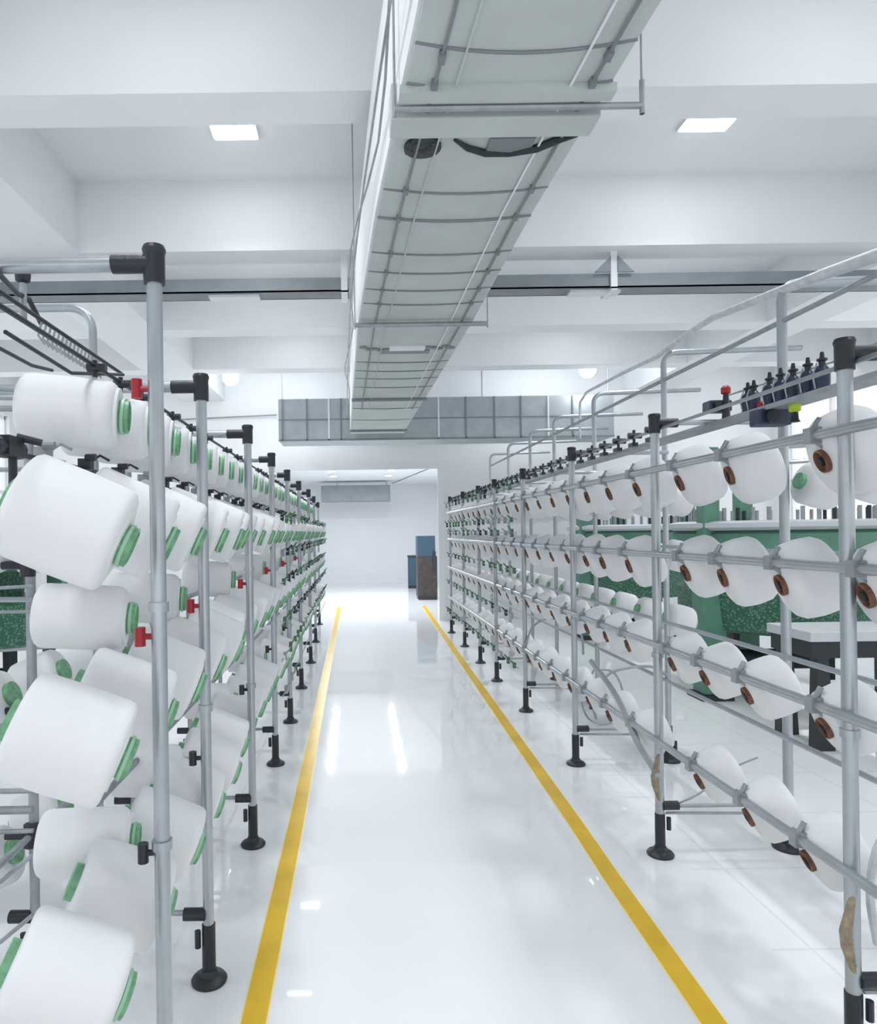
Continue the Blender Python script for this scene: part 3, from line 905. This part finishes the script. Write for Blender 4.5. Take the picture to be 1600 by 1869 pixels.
# left creel rear side
for r_i, (nm, zz) in enumerate((('upper', 0.02), ('middle', -0.55), ('bottom', -1.12))):
    for i in range(7):
        y = 2.05 + 0.44*i
        th = R_(22)
        c = Vector((-1.36, y, zc(zz) - 0.06))
        place(LREARB, c, th, math.pi, 'white bobbin with green tube, %s rear row of left creel, %s from the camera' % (nm, ORD[i]), 'bobbins in the %s rear row of the left creel' % nm)

# right creel
def right_bracket(parent, x, y, z):
    c = MB()
    c.box((x-0.022, y-0.018, z-0.024), (x+0.022, y+0.018, z+0.024))
    c.cyl((x, y, z+0.02), (x+0.02, y, z+0.055), 0.009, 8)
    c.cyl((x, y-0.03, z+0.018), (x, y+0.03, z+0.018), 0.008, 8)
    c.cyl((x, y, z-0.01), (x+0.07, y, z-0.055), 0.012, 8)
    return c.build('spindle_bracket', PIPE_D, parent)
RSET = (
    ('top', 0.285, RBOB, [1.72, 2.16, 2.70, 3.12, 3.60, 4.00, 4.38], 17),
    ('second', -0.125, RBOB, [1.55, 1.98, 2.38, 2.76, 3.08, 3.72, 4.12, 4.42], 17),
    ('third', -0.565, RLOW, [1.70, 2.17, 2.60, 2.92, 3.22, 3.75, 4.08, 4.42], 20),
    ('bottom', -1.03, RLOW, [1.80, 2.26, 2.60, 2.98, 3.65, 4.05, 4.40], 20))
nb = 0
for nm, zz, proto, ys, deg in RSET:
    y = ys[-1]
    ys = list(ys)
    while y + 0.40 < rend - 0.1:
        y += 0.385
        ys.append(y)
    for i, y in enumerate(ys):
        th = R_(deg + 3 + rnd.uniform(-3, 3))
        n = Vector((-math.cos(th), 0, -math.sin(th)))
        R_l = 0.165
        face = Vector((1.475, y, zc(zz) - 0.082))
        c = face - n*(R_l/2 + 0.012)
        o = place(proto, c, th, math.pi - 0.20 + rnd.uniform(-0.06, 0.06), 'white bobbin with brown tube, %s row of right creel, %s from the camera' % (nm, ORD[i]), 'bobbins in the %s row of the right creel' % nm)
        if y < 7.2 and nb < 60:
            right_bracket(rc, 1.445, y, zc(zz)); nb += 1
for nm, zz in (('top', 0.20), ('second', -0.20), ('third', -0.66)):
    ys = [3.0, 3.4] if nm == 'top' else []
    ys += [4.9 + 0.5*i for i in range(12) if 4.9 + 0.5*i < rend-0.2]
    for i, y in enumerate(ys):
        place(RREARB, Vector((2.30, y, zc(zz))), R_(15), 0.0, 'white bobbin with green tube, %s rear row of right creel, %s from the camera' % (nm, ORD[i]), 'bobbins in the %s rear row of the right creel' % nm)

# ------------------------------------------------------------------ dark storage feeders on the right creel shelf
def feeder(x, y, z, h, label):
    r = thing('yarn_feeder', label, 'yarn feeder', (x, y, z), 'dark yarn feeders on the right creel shelf')
    MB().lathe((x, y, z), (0,0,1), [(0, 0.022), (0.004, 0.026), (h*0.52, 0.027), (h*0.60, 0.020), (h*0.66, 0.013), (h*0.68, 0.0)], 18).build('feeder_body', NAVY, r)
    MB().lathe((x, y, z+h*0.64), (0,0,1), [(0, 0.011), (h*0.12, 0.012), (h*0.14, 0.018), (h*0.19, 0.018), (h*0.21, 0.009), (h*0.36, 0.006)], 12).build('feeder_cap', BLACK, r)
    MB().tube([(x-0.026, y, z+0.01), (x-0.036, y, z+h*0.4), (x-0.02, y, z+h*0.72)], 0.003, 6).build('guide_wire', PIPE, r)
SHZ = zc(0.51)
for i, px in enumerate((1508, 1482, 1455, 1432, 1412, 1383, 1372)):
    D = 1.77 * F / (px - 4 - PX)
    feeder(1.77, D, SHZ, 0.148 if px > 1400 else 0.14, 'dark blue bottle shaped yarn feeder, %s from the nearest post on the right shelf' % ORD[i])
for (px, py, D, m, nm, lb) in ((1324, 712, 3.3, RED, 'indicator_lamp', 'small red indicator knob on the right creel top'), (1390, 741, 3.0, RED, 'indicator_lamp', 'red knob below the dark bottle shaped feeders'),
                              (1450, 743, 2.75, LIME, 'indicator_lamp', 'lime green knob below the bottle shaped feeders')):
    q = at(px, py, D)
    r = thing(nm, lb, 'knob', q)
    MB().lathe(q, (0,0,1), [(-0.022,0.010),(-0.015,0.022),(0.010,0.022),(0.022,0.010),(0.024,0.0)], 14).build('knob_head', m, r)
    MB().lathe(q, (0,0,-1), [(0.020,0.012),(0.05,0.014),(max(0.06, q[2]-SHZ+0.0),0.02)], 12).build('knob_base', BLACK, r)
for (px, py, D, s, lb) in ((1310, 742, 3.35, 0.055, 'dark motor box on the right creel top behind the red knob'), (1408, 762, 2.9, 0.07, 'large dark motor box on the right creel top under the feeders')):
    q = at(px, py, D)
    r = thing('drive_unit', lb, 'motor', q)
    MB().box((q[0]-s, D-0.03, q[2]-s*0.5), (q[0]+s, D+0.05, q[2]+s*0.5)).build('housing', NAVY, r, smooth=False, bevel=0.008)
    MB().cyl((q[0]-s*0.3, D-0.05, q[2]), (q[0]-s*0.3, D-0.03, q[2]), s*0.4, 16).build('pulley', BLACK, r)

# ------------------------------------------------------------------ circular knitting machines behind the creels
def machine(x, y, label, s=1.0, rot=0.0):
    r = thing('knitting_machine', label, 'knitting machine', (x, y, 0), 'circular knitting machines')
    R = 0.78*s
    for k in range(3):
        a = rot + k*2*math.pi/3
        lx, ly = x+R*math.cos(a), y+R*math.sin(a)
        m = MB().box((lx-0.11, ly-0.11, 0.05), (lx+0.11, ly+0.11, 1.0))
        m.box((lx-0.075, ly-0.075, 1.0), (lx+0.075, ly+0.075, 2.35))
        lg = m.build('leg', MGREEN, r, smooth=False, bevel=0.01)
        MB().box((lx-0.15, ly-0.15, 0), (lx+0.15, ly+0.15, 0.05)).build('foot_plate', MDARK, lg, smooth=False, bevel=0.005)
    MB().lathe((x, y, 0), (0,0,1), [(0.62, 0.0), (0.62, R*0.86), (0.66, R*0.98), (1.02, R*1.02), (1.04, R*0.9), (1.04, 0)], 48).build('lower_ring', BED, r)
    MB().lathe((x, y, 0), (0,0,1), [(1.30, 0.0), (1.30, R*0.95), (1.33, R*1.05), (1.54, R*1.05), (1.57, R*1.0), (1.57, 0)], 48).build('upper_ring', MGREEN, r)
    MB().lathe((x, y, 0), (0,0,1), [(1.04, R*0.62), (1.30, R*0.66)], 40).build('needle_cylinder', BED, r)
    MB().lathe((x, y, 0), (0,0,1), [(1.57, R*1.04), (1.60, R*1.1), (1.64, R*1.1), (1.66, R*1.0), (1.66, 0)], 48).build('table_plate', MWHITE, r)
    for k in range(40):
        a = k*2*math.pi/40
        m = MB()
        px_, py_ = x+R*0.9*math.cos(a), y+R*0.9*math.sin(a)
        m.cyl((px_, py_, 1.66), (px_, py_, 1.78), 0.018, 6)
        m.build('feed_finger', MDARK if k % 3 == 0 else PIPE_D, r)
    MB().tube([(x+R*1.0*math.cos(k*2*math.pi/40), y+R*1.0*math.sin(k*2*math.pi/40), 2.30) for k in range(40)], 0.025, 8, closed=True).build('top_ring', PIPE, r)
    m = MB().cyl((x-R*0.45, y, 0.30), (x+R*0.45, y, 0.30), 0.10, 20)
    m.box((x-R*0.55, y-0.08, 0.10), (x-R*0.48, y+0.08, 0.64)).box((x+R*0.48, y-0.08, 0.10), (x+R*0.55, y+0.08, 0.64))
    m.build('take_up_roller', MDARK, r)
machine(4.15, 6.75, 'green circular knitting machine behind the gap between the nearest right posts', 1.15, math.radians(200))
machine(4.1, 10.3, 'green circular knitting machine deeper in the hall right of the creel', 1.05, math.radians(80))
machine(-3.6, 6.3, 'green circular knitting machine behind the left creel', 1.0, math.radians(30))
# dark control cabinet legs beside the near machine
q = at(1495, 1355, 5.0)
r = thing('machine_stand', 'black steel stand with a pale top beside the green machine', 'stand', (q[0], 4.9, 0))
m = MB()
for (dx, dy) in ((-0.06, 0), (0.75, 0), (-0.06, 0.4), (0.75, 0.4)):
    MB().hexa([(q[0]+dx-0.06, 4.9+dy-0.04, 0), (q[0]+dx+0.08, 4.9+dy-0.04, 0), (q[0]+dx+0.08, 4.9+dy+0.04, 0), (q[0]+dx-0.06, 4.9+dy+0.04, 0),
              (q[0]+dx-0.04, 4.9+dy-0.04, 0.66), (q[0]+dx+0.04, 4.9+dy-0.04, 0.66), (q[0]+dx+0.04, 4.9+dy+0.04, 0.66), (q[0]+dx-0.04, 4.9+dy+0.04, 0.66)]).build('leg', MDARK, r, smooth=False)
MB().box((q[0]-0.14, 4.86, 0.66), (q[0]+0.85, 5.34, 0.78)).build('frame', MDARK, r, smooth=False)
part_label(MB().box((q[0]-0.16, 4.84, 0.78), (q[0]+0.87, 5.36, 0.85)).build('top_board', MWHITE, r, smooth=False, bevel=0.005), 'pale top board')
